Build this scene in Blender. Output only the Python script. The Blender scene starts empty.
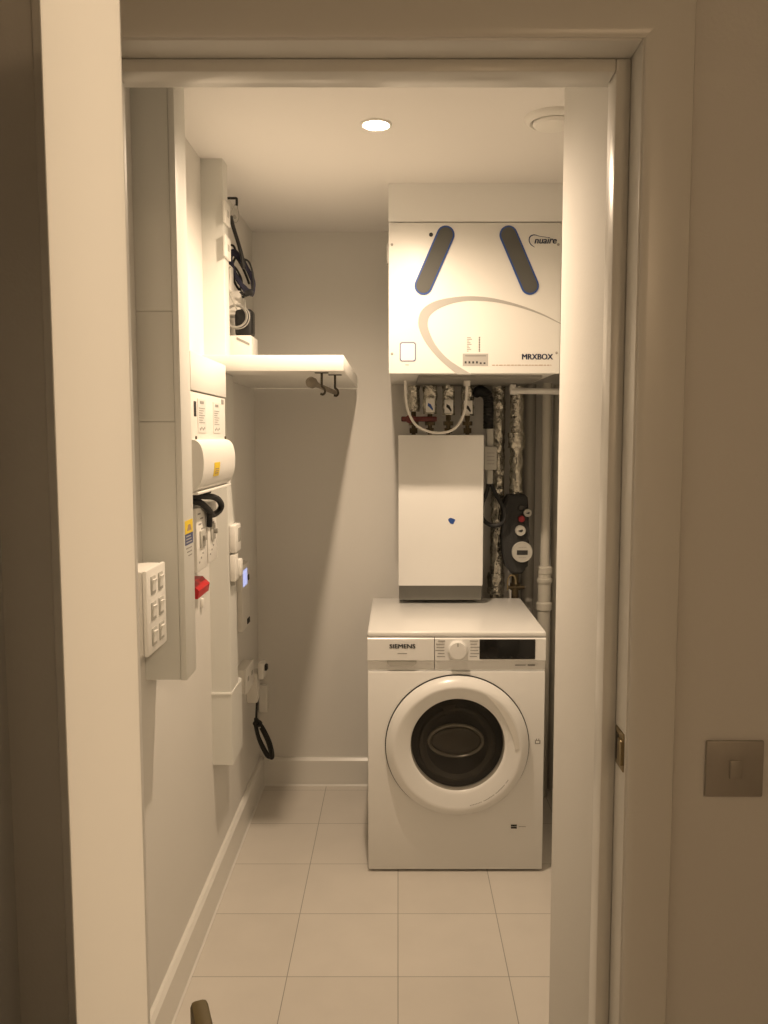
import bpy, bmesh, math, random
from mathutils import Vector, Matrix, noise
random.seed(7)
C = bpy.context.scene.collection
S = bpy.context.scene
PI = math.pi

# ---------------------------------------------------------------- camera, world, lights, exposure
# X right, Y away from the camera, Z up, metres
cd = bpy.data.cameras.new('camera')
cd.sensor_fit = 'VERTICAL'; cd.sensor_height = 24.0
cd.lens = 835 / 1024 * 24.0
cd.shift_x = -14 / 1024
cd.clip_start = 0.05
cam = bpy.data.objects.new('camera', cd); C.objects.link(cam)
cam.location = (0, 0, 1.47)
cam.rotation_euler = (PI / 2 - 0.0886, 0, 0)
S.camera = cam

S.view_settings.view_transform = 'Standard'
S.view_settings.look = 'None'
S.view_settings.gamma = 1
S.view_settings.use_curve_mapping = False
S.view_settings.exposure = 0.0

W = bpy.data.worlds.new('world'); S.world = W
W.use_nodes = True
bgn = W.node_tree.nodes['Background']
bgn.inputs[0].default_value = (1.0, 0.78, 0.52, 1); bgn.inputs[1].default_value = 0.015

WARM = (1.0, 0.765, 0.545)
def spot(name, loc, target, power, angle, blend, radius, color=WARM):
    l = bpy.data.lights.new(name, 'SPOT')
    l.energy = power; l.spot_size = math.radians(angle); l.spot_blend = blend
    l.shadow_soft_size = radius; l.color = color
    o = bpy.data.objects.new(name, l); C.objects.link(o)
    o.location = loc
    o.rotation_euler = (Vector(target) - Vector(loc)).to_track_quat('-Z', 'Y').to_euler()
    return o
# the recessed downlight of the utility room
spot('utility_downlight_lamp', (-0.058, 2.289, 2.272), (-0.058, 2.289, 0), 74, 161, 0.9, 0.02)
# unseen soft fill added behind and right of the camera for the dim hallway
hl = bpy.data.lights.new('added_hall_fill', 'POINT'); hl.energy = 8.5; hl.shadow_soft_size = 0.12; hl.color = (1.0, 0.68, 0.40)
ho = bpy.data.objects.new('added_hall_fill', hl); C.objects.link(ho); ho.location = (0.72, -0.95, 2.10)
# unseen spot added behind the camera to brighten the edge of the open door
spot('added_door_edge_spot', (0.72, -0.95, 2.27), (-0.20, 0.48, 1.44), 72, 33, 0.75, 0.03, (1.0, 0.78, 0.53))

# ---------------------------------------------------------------- materials
def mat(name, col, rough=0.5, metal=0.0, spec=0.5, coat=0.0, noise_amt=0.0, noise_scale=8.0, bump=0.0, bump_scale=60.0,
        emit=None, emit_s=0.0, trans=0.0):
    m = bpy.data.materials.new(name); m.use_nodes = True
    nt = m.node_tree; b = nt.nodes['Principled BSDF']
    b.inputs['Base Color'].default_value = (*col, 1)
    b.inputs['Roughness'].default_value = rough
    b.inputs['Metallic'].default_value = metal
    b.inputs['Specular IOR Level'].default_value = spec
    b.inputs['Coat Weight'].default_value = coat
    b.inputs['Coat Roughness'].default_value = 0.1
    if trans: b.inputs['Transmission Weight'].default_value = trans
    tc = None
    if noise_amt or bump:
        tc = nt.nodes.new('ShaderNodeTexCoord')
    if noise_amt:
        n = nt.nodes.new('ShaderNodeTexNoise'); n.inputs['Scale'].default_value = noise_scale
        n.inputs['Detail'].default_value = 4
        nt.links.new(tc.outputs['Object'], n.inputs['Vector'])
        r = nt.nodes.new('ShaderNodeMix'); r.data_type = 'RGBA'
        r.inputs['A'].default_value = (*[c * (1 - noise_amt) for c in col], 1)
        r.inputs['B'].default_value = (*[min(1, c * (1 + noise_amt)) for c in col], 1)
        nt.links.new(n.outputs['Fac'], r.inputs['Factor'])
        nt.links.new(r.outputs['Result'], b.inputs['Base Color'])
    if bump:
        n = nt.nodes.new('ShaderNodeTexNoise'); n.inputs['Scale'].default_value = bump_scale
        n.inputs['Detail'].default_value = 3
        nt.links.new(tc.outputs['Object'], n.inputs['Vector'])
        bp = nt.nodes.new('ShaderNodeBump'); bp.inputs['Strength'].default_value = bump
        bp.inputs['Distance'].default_value = 0.01
        nt.links.new(n.outputs['Fac'], bp.inputs['Height'])
        nt.links.new(bp.outputs['Normal'], b.inputs['Normal'])
    if emit:
        b.inputs['Emission Color'].default_value = (*emit, 1)
        b.inputs['Emission Strength'].default_value = emit_s
    return m

M = {}
M['wall'] = mat('wall_paint', (0.70, 0.685, 0.645), 0.75, noise_amt=0.012, noise_scale=3, bump=0.05, bump_scale=180)
M['hallwall'] = mat('hall_paint', (0.71, 0.69, 0.65), 0.7, noise_amt=0.012, noise_scale=3, bump=0.05, bump_scale=180)
M['ceil'] = mat('ceiling_paint', (0.78, 0.76, 0.73), 0.85, noise_amt=0.01, noise_scale=2)
M['trim'] = mat('trim_satin_paint', (0.74, 0.725, 0.68), 0.28, noise_amt=0.008, noise_scale=4)
M['doorpaint'] = mat('door_satin_paint', (0.82, 0.80, 0.76), 0.6, noise_amt=0.01, noise_scale=5)
M['plastic'] = mat('white_plastic', (0.80, 0.785, 0.74), 0.4)
M['plastic2'] = mat('off_white_plastic', (0.74, 0.72, 0.67), 0.45)
M['trunk'] = mat('trunking_powder_coat', (0.66, 0.66, 0.62), 0.45)
M['enamel'] = mat('white_enamel', (0.82, 0.815, 0.79), 0.28, coat=0.3)
M['panelwhite'] = mat('unit_white_coat', (0.74, 0.73, 0.69), 0.4)
M['shelf'] = mat('shelf_white_laminate', (0.82, 0.81, 0.77), 0.35)
M['grey'] = mat('mid_grey_plastic', (0.33, 0.32, 0.29), 0.5)
M['lightgrey'] = mat('light_grey_plastic', (0.44, 0.43, 0.39), 0.5)
M['darkgrey'] = mat('dark_grey_foam', (0.026, 0.026, 0.025), 0.75, bump=0.3, bump_scale=220)
M['handlegrey'] = mat('handle_grey', (0.085, 0.084, 0.075), 0.7)
M['blackpl'] = mat('black_plastic', (0.012, 0.012, 0.012), 0.4)
M['blackgloss'] = mat('black_gloss_display', (0.006, 0.006, 0.006), 0.12)
M['rubber'] = mat('black_rubber', (0.010, 0.010, 0.010), 0.6)
M['capred'] = mat('dull_red_cap', (0.22, 0.008, 0.014), 0.5)
M['framegrey'] = mat('frame_grey_steel', (0.19, 0.185, 0.165), 0.5)
M['navy'] = mat('navy_print', (0.012, 0.03, 0.10), 0.5)
M['blue'] = mat('blue_border', (0.02, 0.07, 0.28), 0.45)
M['bluecable'] = mat('dark_blue_cable', (0.014, 0.014, 0.042), 0.6)
M['blackprint'] = mat('black_print', (0.02, 0.02, 0.02), 0.6)
M['greyprint'] = mat('grey_print', (0.30, 0.29, 0.27), 0.6)
M['swoosh'] = mat('swoosh_grey_print', (0.36, 0.35, 0.325), 0.5)
M['brownprint'] = mat('brown_print', (0.36, 0.25, 0.17), 0.6)
M['yellow'] = mat('yellow_sticker', (0.80, 0.58, 0.02), 0.5)
M['labelblue'] = mat('blue_label', (0.035, 0.055, 0.17), 0.5)
M['red'] = mat('red_plastic', (0.50, 0.008, 0.012), 0.4)
M['darkred'] = mat('dark_red_oxide_handle', (0.11, 0.015, 0.012), 0.5)
M['metal'] = mat('brushed_steel', (0.48, 0.45, 0.40), 0.38, metal=0.9, noise_amt=0.06, noise_scale=40)
M['switchplate'] = mat('satin_metal_plate', (0.42, 0.39, 0.345), 0.42, metal=0.55, noise_amt=0.05, noise_scale=60)
M['brass'] = mat('aged_brass', (0.30, 0.24, 0.14), 0.35, metal=0.9)
M['foil'] = mat('crumpled_foil', (0.50, 0.48, 0.42), 0.24, metal=0.95, noise_amt=0.3, noise_scale=30, bump=1.0, bump_scale=55)
M['brassfit'] = mat('brass_fitting', (0.085, 0.065, 0.035), 0.4, metal=0.7)
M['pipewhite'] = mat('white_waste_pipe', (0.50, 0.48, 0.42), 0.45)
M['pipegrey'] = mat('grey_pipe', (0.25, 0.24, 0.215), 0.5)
M['wood'] = mat('aged_olive_bronze', (0.12, 0.085, 0.022), 0.6, metal=0.2, noise_amt=0.2, noise_scale=25)
M['hookbronze'] = mat('dark_bronze', (0.05, 0.042, 0.03), 0.45, metal=0.7)
M['rodbrown'] = mat('brown_grey_plastic', (0.17, 0.145, 0.11), 0.6)
M['lens'] = mat('lamp_lens', (1, 1, 1), 0.3, emit=(1.0, 0.86, 0.62), emit_s=30)
M['led'] = mat('lit_display', (0.3, 0.35, 0.9), 0.3, emit=(0.55, 0.6, 1.0), emit_s=0.75)
M['gunmetal'] = mat('dark_lens_glass', (0.065, 0.06, 0.05), 0.1, spec=0.8)
M['bowl'] = mat('bowl_glass', (0.045, 0.043, 0.038), 0.25)
M['rimhighlight'] = mat('rim_highlight_tone', (0.20, 0.19, 0.165), 0.25)  # pale tone stands in for the crescent highlight on the lens

def tile_mat():
    m = bpy.data.materials.new('beige_floor_tiles'); m.use_nodes = True
    nt = m.node_tree; b = nt.nodes['Principled BSDF']
    tc = nt.nodes.new('ShaderNodeTexCoord')
    mp = nt.nodes.new('ShaderNodeMapping')
    T = 0.304
    mp.inputs['Location'].default_value = (10 * T, 10 * T - 2.165, 0)
    nt.links.new(tc.outputs['Object'], mp.inputs['Vector'])
    br = nt.nodes.new('ShaderNodeTexBrick')
    br.offset = 0.0; br.squash = 1.0
    br.inputs['Scale'].default_value = 1.0
    br.inputs['Brick Width'].default_value = T; br.inputs['Row Height'].default_value = T
    br.inputs['Mortar Size'].default_value = 0.0013; br.inputs['Mortar Smooth'].default_value = 0.2
    br.inputs['Bias'].default_value = 0.0
    br.inputs['Color1'].default_value = (0.67, 0.63, 0.57, 1)
    br.inputs['Color2'].default_value = (0.645, 0.605, 0.545, 1)
    br.inputs['Mortar'].default_value = (0.30, 0.285, 0.25, 1)
    nt.links.new(mp.outputs['Vector'], br.inputs['Vector'])
    n = nt.nodes.new('ShaderNodeTexNoise'); n.inputs['Scale'].default_value = 7; n.inputs['Detail'].default_value = 6
    nt.links.new(tc.outputs['Object'], n.inputs['Vector'])
    rmp = nt.nodes.new('ShaderNodeMapRange'); rmp.inputs['To Min'].default_value = 0.93; rmp.inputs['To Max'].default_value = 1.06
    nt.links.new(n.outputs['Fac'], rmp.inputs['Value'])
    mx = nt.nodes.new('ShaderNodeMix'); mx.data_type = 'RGBA'; mx.blend_type = 'MULTIPLY'
    mx.inputs['Factor'].default_value = 1
    nt.links.new(br.outputs['Color'], mx.inputs['A']); nt.links.new(rmp.outputs['Result'], mx.inputs['B'])
    nt.links.new(mx.outputs['Result'], b.inputs['Base Color'])
    b.inputs['Roughness'].default_value = 0.3
    bp = nt.nodes.new('ShaderNodeBump'); bp.inputs['Strength'].default_value = 0.25; bp.inputs['Distance'].default_value = 0.002
    inv = nt.nodes.new('ShaderNodeMath'); inv.operation = 'SUBTRACT'; inv.inputs[0].default_value = 1
    nt.links.new(br.outputs['Fac'], inv.inputs[1])
    nt.links.new(inv.outputs[0], bp.inputs['Height']); nt.links.new(bp.outputs['Normal'], b.inputs['Normal'])
    return m
M['tile'] = tile_mat()

def tint_glass():
    m = bpy.data.materials.new('tinted_door_glass'); m.use_nodes = True
    nt = m.node_tree; nt.nodes.remove(nt.nodes['Principled BSDF'])
    out = nt.nodes['Material Output']
    t = nt.nodes.new('ShaderNodeBsdfTransparent'); t.inputs[0].default_value = (0.62, 0.60, 0.56, 1)
    g = nt.nodes.new('ShaderNodeBsdfGlossy'); g.inputs['Roughness'].default_value = 0.04
    f = nt.nodes.new('ShaderNodeFresnel'); f.inputs['IOR'].default_value = 1.45
    mx = nt.nodes.new('ShaderNodeMixShader')
    nt.links.new(f.outputs[0], mx.inputs[0]); nt.links.new(t.outputs[0], mx.inputs[1]); nt.links.new(g.outputs[0], mx.inputs[2])
    nt.links.new(mx.outputs[0], out.inputs['Surface'])
    return m
M['glass'] = tint_glass()

# ---------------------------------------------------------------- mesh helpers
def box(bm, x0, x1, y0, y1, z0, z1, bev=0.0, seg=2):
    r = bmesh.ops.create_cube(bm, size=1.0)
    vs = r['verts']
    for v in vs:
        v.co = Vector(((x0 + x1) / 2 + v.co.x * (x1 - x0), (y0 + y1) / 2 + v.co.y * (y1 - y0), (z0 + z1) / 2 + v.co.z * (z1 - z0)))
    if bev:
        es = list({e for v in vs for e in v.link_edges})
        bmesh.ops.bevel(bm, geom=es, offset=min(bev, 0.45 * min(abs(x1 - x0), abs(y1 - y0), abs(z1 - z0))), segments=seg, profile=0.5, affect='EDGES')

def frame_of(d):
    d = d.normalized()
    a = Vector((0, 0, 1)) if abs(d.z) < 0.9 else Vector((1, 0, 0))
    u = d.cross(a).normalized(); v = d.cross(u).normalized()
    return u, v

def cyl(bm, p0, p1, r0, r1=None, seg=24, bev=0.0):
    r1 = r0 if r1 is None else r1
    p0, p1 = Vector(p0), Vector(p1); d = p1 - p0; L = d.length
    u, v = frame_of(d); n = d.normalized()
    prof = [(0, r0), (L, r1)]
    if bev: prof = [(0, r0 - bev), (bev * 0.3, r0 - bev * 0.3), (bev, r0), (L - bev, r1), (L - bev * 0.3, r1 - bev * 0.3), (L, r1 - bev)]
    loft(bm, [[p0 + n * h + (u * math.cos(2 * PI * k / seg) + v * math.sin(2 * PI * k / seg)) * r for k in range(seg)] for h, r in prof])

def loft(bm, rings, cap0=True, cap1=True, closed=True):
    V = [[bm.verts.new(p) for p in r] for r in rings]
    n = len(rings[0])
    for a, b in zip(V[:-1], V[1:]):
        for k in range(n if closed else n - 1):
            bm.faces.new((a[k], a[(k + 1) % n], b[(k + 1) % n], b[k]))
    if cap0: bm.faces.new(list(reversed(V[0])))
    if cap1: bm.faces.new(V[-1])

def lathe(bm, c, axis, prof, seg=64, cap0=False, cap1=False):
    """prof: (height along axis, radius)"""
    c = Vector(c); n = Vector(axis).normalized(); u, v = frame_of(n)
    loft(bm, [[c + n * h + (u * math.cos(2 * PI * k / seg) + v * math.sin(2 * PI * k / seg)) * max(r, 1e-5) for k in range(seg)] for h, r in prof], cap0, cap1)

def smooth_pts(pts, sub=8, closed=False):
    P = [Vector(p) for p in pts]; out = []
    n = len(P)
    for i in range(n if closed else n - 1):
        g = (lambda k: P[k % n]) if closed else (lambda k: P[max(0, min(n - 1, k))])
        a, b, c, d = g(i - 1), g(i), g(i + 1), g(i + 2)
        for s in range(sub):
            t = s / sub
            out.append(0.5 * ((2 * b) + (c - a) * t + (2 * a - 5 * b + 4 * c - d) * t * t + (-a + 3 * b - 3 * c + d) * t ** 3))
    if not closed: out.append(P[-1])
    return out

def tube(bm, pts, r, seg=10, sub=8, smooth=True, closed=False):
    P = smooth_pts(pts, sub, closed) if smooth else [Vector(p) for p in pts]
    n = len(P); rings = []
    t0 = (P[1] - P[0]).normalized(); u, _ = frame_of(t0)
    for i in range(n):
        if closed: t = (P[(i + 1) % n] - P[i - 1]).normalized()
        else: t = (P[min(i + 1, n - 1)] - P[max(i - 1, 0)]).normalized()
        u = (u - t * u.dot(t))
        if u.length < 1e-6: u, _ = frame_of(t)
        u.normalize(); v = t.cross(u)
        rings.append([P[i] + (u * math.cos(2 * PI * k / seg) + v * math.sin(2 * PI * k / seg)) * r for k in range(seg)])
    if closed:
        loft(bm, rings + [rings[0]], False, False)
        bmesh.ops.remove_doubles(bm, verts=bm.verts, dist=1e-6)
    else: loft(bm, rings)

def prism(bm, poly, plane, a, b):
    """extrude a 2D outline; plane 'xz' (extrude along y), 'yz' (along x), 'xy' (along z)"""
    def P(p, h):
        return {'xz': (p[0], h, p[1]), 'yz': (h, p[0], p[1]), 'xy': (p[0], p[1], h)}[plane]
    loft(bm, [[P(p, a) for p in poly], [P(p, b) for p in poly]])

def strip(bm, A, B, y0, y1):
    """ribbon between two polylines in XZ, with thickness along y"""
    n = len(A)
    rings = [[(A[i][0], y0, A[i][1]), (B[i][0], y0, B[i][1]), (B[i][0], y1, B[i][1]), (A[i][0], y1, A[i][1])] for i in range(n)]
    loft(bm, rings)

def capsule(p0, p1, r, n=12):
    p0, p1 = Vector(p0), Vector(p1); d = p1 - p0; a = math.atan2(d.y, d.x)
    pts = []
    for k in range(n + 1):
        t = a - PI / 2 + PI * k / n; pts.append((p1.x + r * math.cos(t), p1.y + r * math.sin(t)))
    for k in range(n + 1):
        t = a + PI / 2 + PI * k / n; pts.append((p0.x + r * math.cos(t), p0.y + r * math.sin(t)))
    return pts

def rrect(x0, x1, z0, z1, r, n=5):
    pts = []
    for cx, cz, s in ((x1 - r, z1 - r, 0), (x0 + r, z1 - r, PI / 2), (x0 + r, z0 + r, PI), (x1 - r, z0 + r, 1.5 * PI)):
        for k in range(n + 1):
            t = s + PI / 2 * k / n; pts.append((cx + r * math.cos(t), cz + r * math.sin(t)))
    return pts

def text_into(bm, body, size, loc, facing='-y', bold=0.0, shear=0.0, sx=1.0, align='LEFT', extrude=0.0004):
    cu = bpy.data.curves.new('lettering_curve', 'FONT')
    cu.body = body; cu.size = size; cu.extrude = extrude; cu.shear = shear; cu.align_x = align
    cu.resolution_u = 3
    o = bpy.data.objects.new('lettering_curve', cu); C.objects.link(o)
    rz = 0 if facing == '-y' else PI / 2
    mtx = Matrix.Translation(loc) @ Matrix.Rotation(rz, 4, 'Z') @ Matrix.Rotation(PI / 2, 4, 'X') @ Matrix.Diagonal((sx, 1, 1, 1))
    bpy.context.view_layer.update()
    me = bpy.data.meshes.new_from_object(o.evaluated_get(bpy.context.evaluated_depsgraph_get()))
    me.transform(mtx)
    for k in ((-1, 0, 1) if bold else (0,)):        # heavier strokes
        sh = Vector((k * bold, 0, 0)) if facing == '-y' else Vector((0, k * bold, 0))
        me.transform(Matrix.Translation(sh)); bm.from_mesh(me); me.transform(Matrix.Translation(-sh))
    bpy.data.objects.remove(o); bpy.data.curves.remove(cu); bpy.data.meshes.remove(me)

ORG = {}
def obj(name, bm, m, parent=None, label=None, smooth=35, origin=None):
    bmesh.ops.recalc_face_normals(bm, faces=bm.faces)
    me = bpy.data.meshes.new(name)
    if parent is None:
        if origin is None:
            xs = [v.co for v in bm.verts]
            origin = ((min(p.x for p in xs) + max(p.x for p in xs)) / 2, (min(p.y for p in xs) + max(p.y for p in xs)) / 2, min(p.z for p in xs))
        off = Vector(origin)
    else: off = ORG[parent.name]
    bmesh.ops.translate(bm, verts=bm.verts, vec=-off)
    bm.to_mesh(me); bm.free()
    if smooth:
        for p in me.polygons: p.use_smooth = True
        me.set_sharp_from_angle(angle=math.radians(smooth))
    me.materials.append(M[m] if isinstance(m, str) else m)
    o = bpy.data.objects.new(name, me); C.objects.link(o)
    if parent is None: o.location = off
    else: o.parent = parent
    ORG[o.name] = off
    if label: o['label'] = label
    return o
def tag(o, label, cat, group=None, kind=None):
    o['label'] = label; o['category'] = cat
    if group: o['group'] = group
    if kind: o['kind'] = kind
    return o
def thing(name, loc, label, cat, group=None, kind=None):
    o = bpy.data.objects.new(name, None); C.objects.link(o); o.location = loc
    o.empty_display_size = 0.05
    ORG[o.name] = Vector(loc)
    return tag(o, label, cat, group, kind)
def nb(): return bmesh.new()
def bx(*a, **k):
    bm = nb(); box(bm, *a, **k); return bm
def cy(*a, **k):
    bm = nb(); cyl(bm, *a, **k); return bm
def tb(*a, **k):
    bm = nb(); tube(bm, *a, **k); return bm
def pr(*a, **k):
    bm = nb(); prism(bm, *a, **k); return bm

# ---------------------------------------------------------------- setting
XL, YB, ZC = -0.587, 3.443, 2.296         # utility room: left wall, back wall, ceiling
XR, YN = 0.68, 1.845                      # right wall of the rear part; end of the wall beside the doorway
YF, YW = 1.20, 1.35                       # hall face and room face of the doorway wall
JL, JR, JH = -0.428, 0.335, 2.012         # door lining, inside faces
HXL, HXR, HYB = -0.575, 1.15, -1.3        # hall
def struct(name, bm, m, label, cat, parent=None, smooth=35):
    o = obj(name, bm, m, parent, smooth=smooth, origin=(0, 0, 0) if parent is None else None)
    return tag(o, label, cat, kind='structure')

struct('floor', bx(-0.9, 1.4, HYB - 0.15, YB + 0.15, -0.06, 0.0), 'tile', 'beige square floor tiles with thin darker joints', 'floor')
struct('ceiling', bx(-0.9, 1.4, HYB - 0.15, YB + 0.15, ZC, ZC + 0.08), 'ceil', 'plain off-white ceiling with a single lit downlight', 'ceiling')
struct('wall_left', bx(XL - 0.12, XL, YW, YB + 0.12, 0, ZC), 'wall', 'off-white left wall carrying trunking and electrical boxes', 'wall')
struct('wall_back', bx(XL, XR + 0.1, YB, YB + 0.12, 0, ZC), 'wall', 'off-white rear wall behind the washing machine', 'wall')
bm = nb(); box(bm, 0.353, XR, YW, YN, 0, ZC, 0.004); box(bm, XR, XR + 0.12, YW, YB + 0.12, 0, ZC)
struct('wall_right', bm, 'wall', 'off-white wall beside the doorway hiding the right end of the pipes', 'wall')
bm = nb()
box(bm, -0.9, JL - 0.03, YF, YW, 0, ZC); box(bm, JR + 0.03, 1.4, YF, YW, 0, ZC); box(bm, JL - 0.03, JR + 0.03, YF, YW, JH + 0.03, ZC)
struct('wall_front', bm, 'hallwall', 'dim hallway wall around the doorway with the metal light switch', 'wall')
bm = nb(); box(bm, HXL - 0.12, HXL, HYB, YF, 0, ZC)
struct('wall_hall_left', bm, 'hallwall', 'dark strip of hallway wall beside the open door', 'wall')
bm = nb(); box(bm, HXR, HXR + 0.12, HYB, YF, 0, ZC); box(bm, HXL - 0.12, HXR + 0.12, HYB - 0.12, HYB, 0, ZC)
struct('wall_hall_right', bm, 'hallwall', 'hallway walls behind the viewer', 'wall')

# bulkhead above the ventilation unit
struct('trim_1', bx(-0.031, XR, 2.803, YB, 2.174, ZC), 'enamel', 'plain white boxing panel between ventilation unit and ceiling', 'panel')
# skirting boards: flat board with a chamfered top
def skirt(name, poly_fn, label):
    bm = nb(); poly_fn(bm); struct(name, bm, 'trim', label, 'baseboard')
prof = [(0, 0), (0.023, 0), (0.023, 0.002), (0.0185, 0.006), (0.0185, 0.109), (0.010, 0.119), (0.0, 0.119)]
skirt('baseboard_left', lambda bm: loft(bm, [[(XL + a, y, z) for a, z in prof] for y in (YW, YB)]), 'white baseboard along the left wall')
skirt('baseboard_back', lambda bm: loft(bm, [[(x, YB - a, z) for a, z in prof] for x in (XL + 0.0185, XR)]), 'white baseboard along the rear wall')

# door lining with stop and architrave
dl = thing('trim_2', (0, YF, 0), 'white door lining and architrave around the utility doorway', 'door frame', kind='structure')
Y2 = YW
bm = nb(); box(bm, JL - 0.03, JL, YF - 0.004, Y2 + 0.002, 0, JH + 0.03, 0.002); obj('jamb', bm, 'trim', dl)
bm = nb(); box(bm, JR, JR + 0.03, YF - 0.004, Y2 + 0.002, 0, JH + 0.03, 0.002); obj('jamb', bm, 'trim', dl)
bm = nb(); box(bm, JL, JR, YF - 0.004, Y2 + 0.002, JH, JH + 0.03, 0.002); obj('head', bm, 'trim', dl)
SA, SB = 1.249, 1.296
bm = nb(); box(bm, JL, JL + 0.021, SA, SB, 0, JH, 0.003); obj('door_stop', bm, 'trim', dl)
bm = nb(); box(bm, JR - 0.022, JR, SA, SB, 0, JH, 0.003); obj('door_stop', bm, 'trim', dl)
bm = nb(); box(bm, JL + 0.021, JR - 0.022, SA, SB, JH - 0.019, JH, 0.003); obj('door_stop', bm, 'trim', dl)
AP = [(0, 0), (0, -0.007), (0.004, -0.010), (0.012, -0.011), (0.062, -0.012), (0.066, -0.011), (0.068, -0.008), (0.068, 0)]
mg = 0.003
bm = nb(); loft(bm, [[(JL - mg - a, YF + d, 0) for a, d in AP], [(JL - mg - a, YF + d, JH + mg + a) for a, d in AP]]); obj('architrave', bm, 'trim', dl)
bm = nb(); loft(bm, [[(JR + mg + a, YF + d, 0) for a, d in AP], [(JR + mg + a, YF + d, JH + mg + a) for a, d in AP]]); obj('architrave', bm, 'trim', dl)
bm = nb(); loft(bm, [[(JL - mg - a, YF + d, JH + mg + a) for a, d in AP], [(JR + mg + a, YF + d, JH + mg + a) for a, d in AP]]); obj('architrave', bm, 'trim', dl)
# lock keep on the right jamb
kx = JR
ky0, ky1, kz = 1.2, 1.244, 1.004
kp = obj('strike_plate', bx(kx - 0.0018, kx + 0.0005, ky0, ky1, kz - 0.029, kz + 0.029, 0.0008), 'brass', dl, 'aged brass strike plate')
obj('latch_slot', bx(kx - 0.0022, kx - 0.0012, 1.226, 1.240, kz - 0.021, kz + 0.021), 'blackpl', kp, 'dark latch slot')
obj('lip', bx(kx - 0.006, kx - 0.0012, 1.199, 1.219, kz - 0.019, kz + 0.019, 0.002), 'brass', kp)

# open door leaf, hinged on the left jamb, swung into the hallway, seen along its edge
hinge = Vector((-0.4195, 1.178, 0))
d = Vector((0.275, -0.72, 0)).normalized(); nrm = Vector((d.y, -d.x, 0))      # nrm points to the hall-side face (left)
door = thing('door_1', tuple(hinge), 'white flush door swung open into the hallway, seen along its leading edge', 'door', kind='structure')
def leaf(bm, a0, a1, t0, t1, z0, z1, bev=0.002):
    b2 = bmesh.new(); box(b2, a0, a1, t0, t1, z0, z1, bev)
    for v in b2.verts:
        p = hinge + d * v.co.x + nrm * v.co.y; v.co = Vector((p.x, p.y, v.co.z))
    me = bpy.data.meshes.new('tmp'); b2.to_mesh(me); b2.free(); bm.from_mesh(me); bpy.data.meshes.remove(me)
bm = nb(); leaf(bm, 0.0, 0.762, 0.0, 0.0400, 0.008, 1.998); obj('leaf', bm, 'doorpaint', door)
bm = nb(); leaf(bm, 0.758, 0.7640, 0.008, 0.032, 0.92, 1.07, 0.0006); lp = obj('latch_plate', bm, 'metal', door)
bm = nb(); leaf(bm, 0.67, 0.70, -0.055, 0.095, 1.003, 1.018, 0.004)
leaf(bm, 0.60, 0.70, -0.055, -0.041, 1.000, 1.021, 0.004); leaf(bm, 0.60, 0.70, 0.081, 0.095, 1.000, 1.021, 0.004)
obj('handle', bm, 'wood', door, 'dark olive-bronze lever handle')
for z in (0.25, 1.0, 1.75):
    bm = nb(); cyl(bm, hinge + Vector((-0.004, -0.004, z - 0.05)), hinge + Vector((-0.004, -0.004, z + 0.05)), 0.006, seg=14); obj('hinge', bm, 'metal', door)

# ---------------------------------------------------------------- washing machine
WX0, WX1, WYF, WYR, WT = -0.101, 0.490, 2.720, 3.30, 0.831
wm = thing('washing_machine', (0.194, 3.02, 0), 'white front-loading washing machine with dark round porthole door', 'washing machine')
obj('cabinet', bx(WX0, WX1, WYF, WYR, 0.008, 0.6955, 0.004), 'enamel', wm)
obj('rear_cabinet', bx(WX0, WX1, WYF + 0.045, WYR, 0.6955, 0.812, 0.003), 'enamel', wm)
obj('worktop', bx(WX0 - 0.001, WX1 + 0.001, WYF - 0.002, WYR, 0.812, WT, 0.006, seg=3), 'enamel', wm, 'flat white worktop')
obj('plinth', bx(WX0 + 0.01, WX1 - 0.01, WYF + 0.02, WYR - 0.02, 0.002, 0.012), 'blackpl', wm, 'dark recessed base')
for x in (WX0 + 0.05, WX1 - 0.05):
    for y in (WYF + 0.06, WYR - 0.06):
        obj('foot', cy((x, y, 0), (x, y, 0.02), 0.02, 0.016, seg=16), 'rubber', wm)
# control fascia: upper face and a set-back lower band
SX = 0.121
fp = [(WYF + 0.06, 0.8105), (WYF + 0.001, 0.8105), (WYF - 0.003, 0.806), (WYF - 0.004, 0.735), (WYF + 0.004, 0.7295), (WYF + 0.009, 0.7005), (WYF + 0.004, 0.698), (WYF + 0.06, 0.698)]
bm = nb(); loft(bm, [[(x, y, z) for y, z in fp] for x in (SX + 0.0012, WX1)]); fas = obj('control_panel', bm, 'enamel', wm)
bm = nb(); loft(bm, [[(x, y, z) for y, z in fp] for x in (WX0, SX - 0.0012)]); drw = obj('detergent_drawer', bm, 'enamel', wm)
bm = nb()
prism(bm, [(-0.037, 0.7365), (0.062, 0.7365), (0.060, 0.722), (0.050, 0.715), (-0.025, 0.715), (-0.035, 0.722)], 'xz', WYF - 0.002, WYF + 0.012)
obj('finger_recess_shade', bm, 'lightgrey', drw, 'grey plate coloured as the shade of the finger recess')  # solid plate, the recess shade is put into its grey
bm = nb(); text_into(bm, 'SIEMENS', 0.0200, (0.0145, WYF - 0.0042, 0.7755), bold=0.0006, sx=1.16, align='CENTER'); obj('lettering', bm, 'blackprint', drw, 'black brand lettering')
bm = nb(); box(bm, -0.002, 0.03, WYF - 0.0045, WYF - 0.003, 0.757, 0.7592); obj('printed_line', bm, 'greyprint', drw)
kn = nb(); lathe(kn, (0.197, WYF - 0.004, 0.7715), (0, -1, 0), [(0, 0.0345), (0.003, 0.0345), (0.004, 0.031), (0.018, 0.0295), (0.0215, 0.0275), (0.022, 0.0)], 48)
knob = obj('program_knob', kn, 'enamel', wm)
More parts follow.
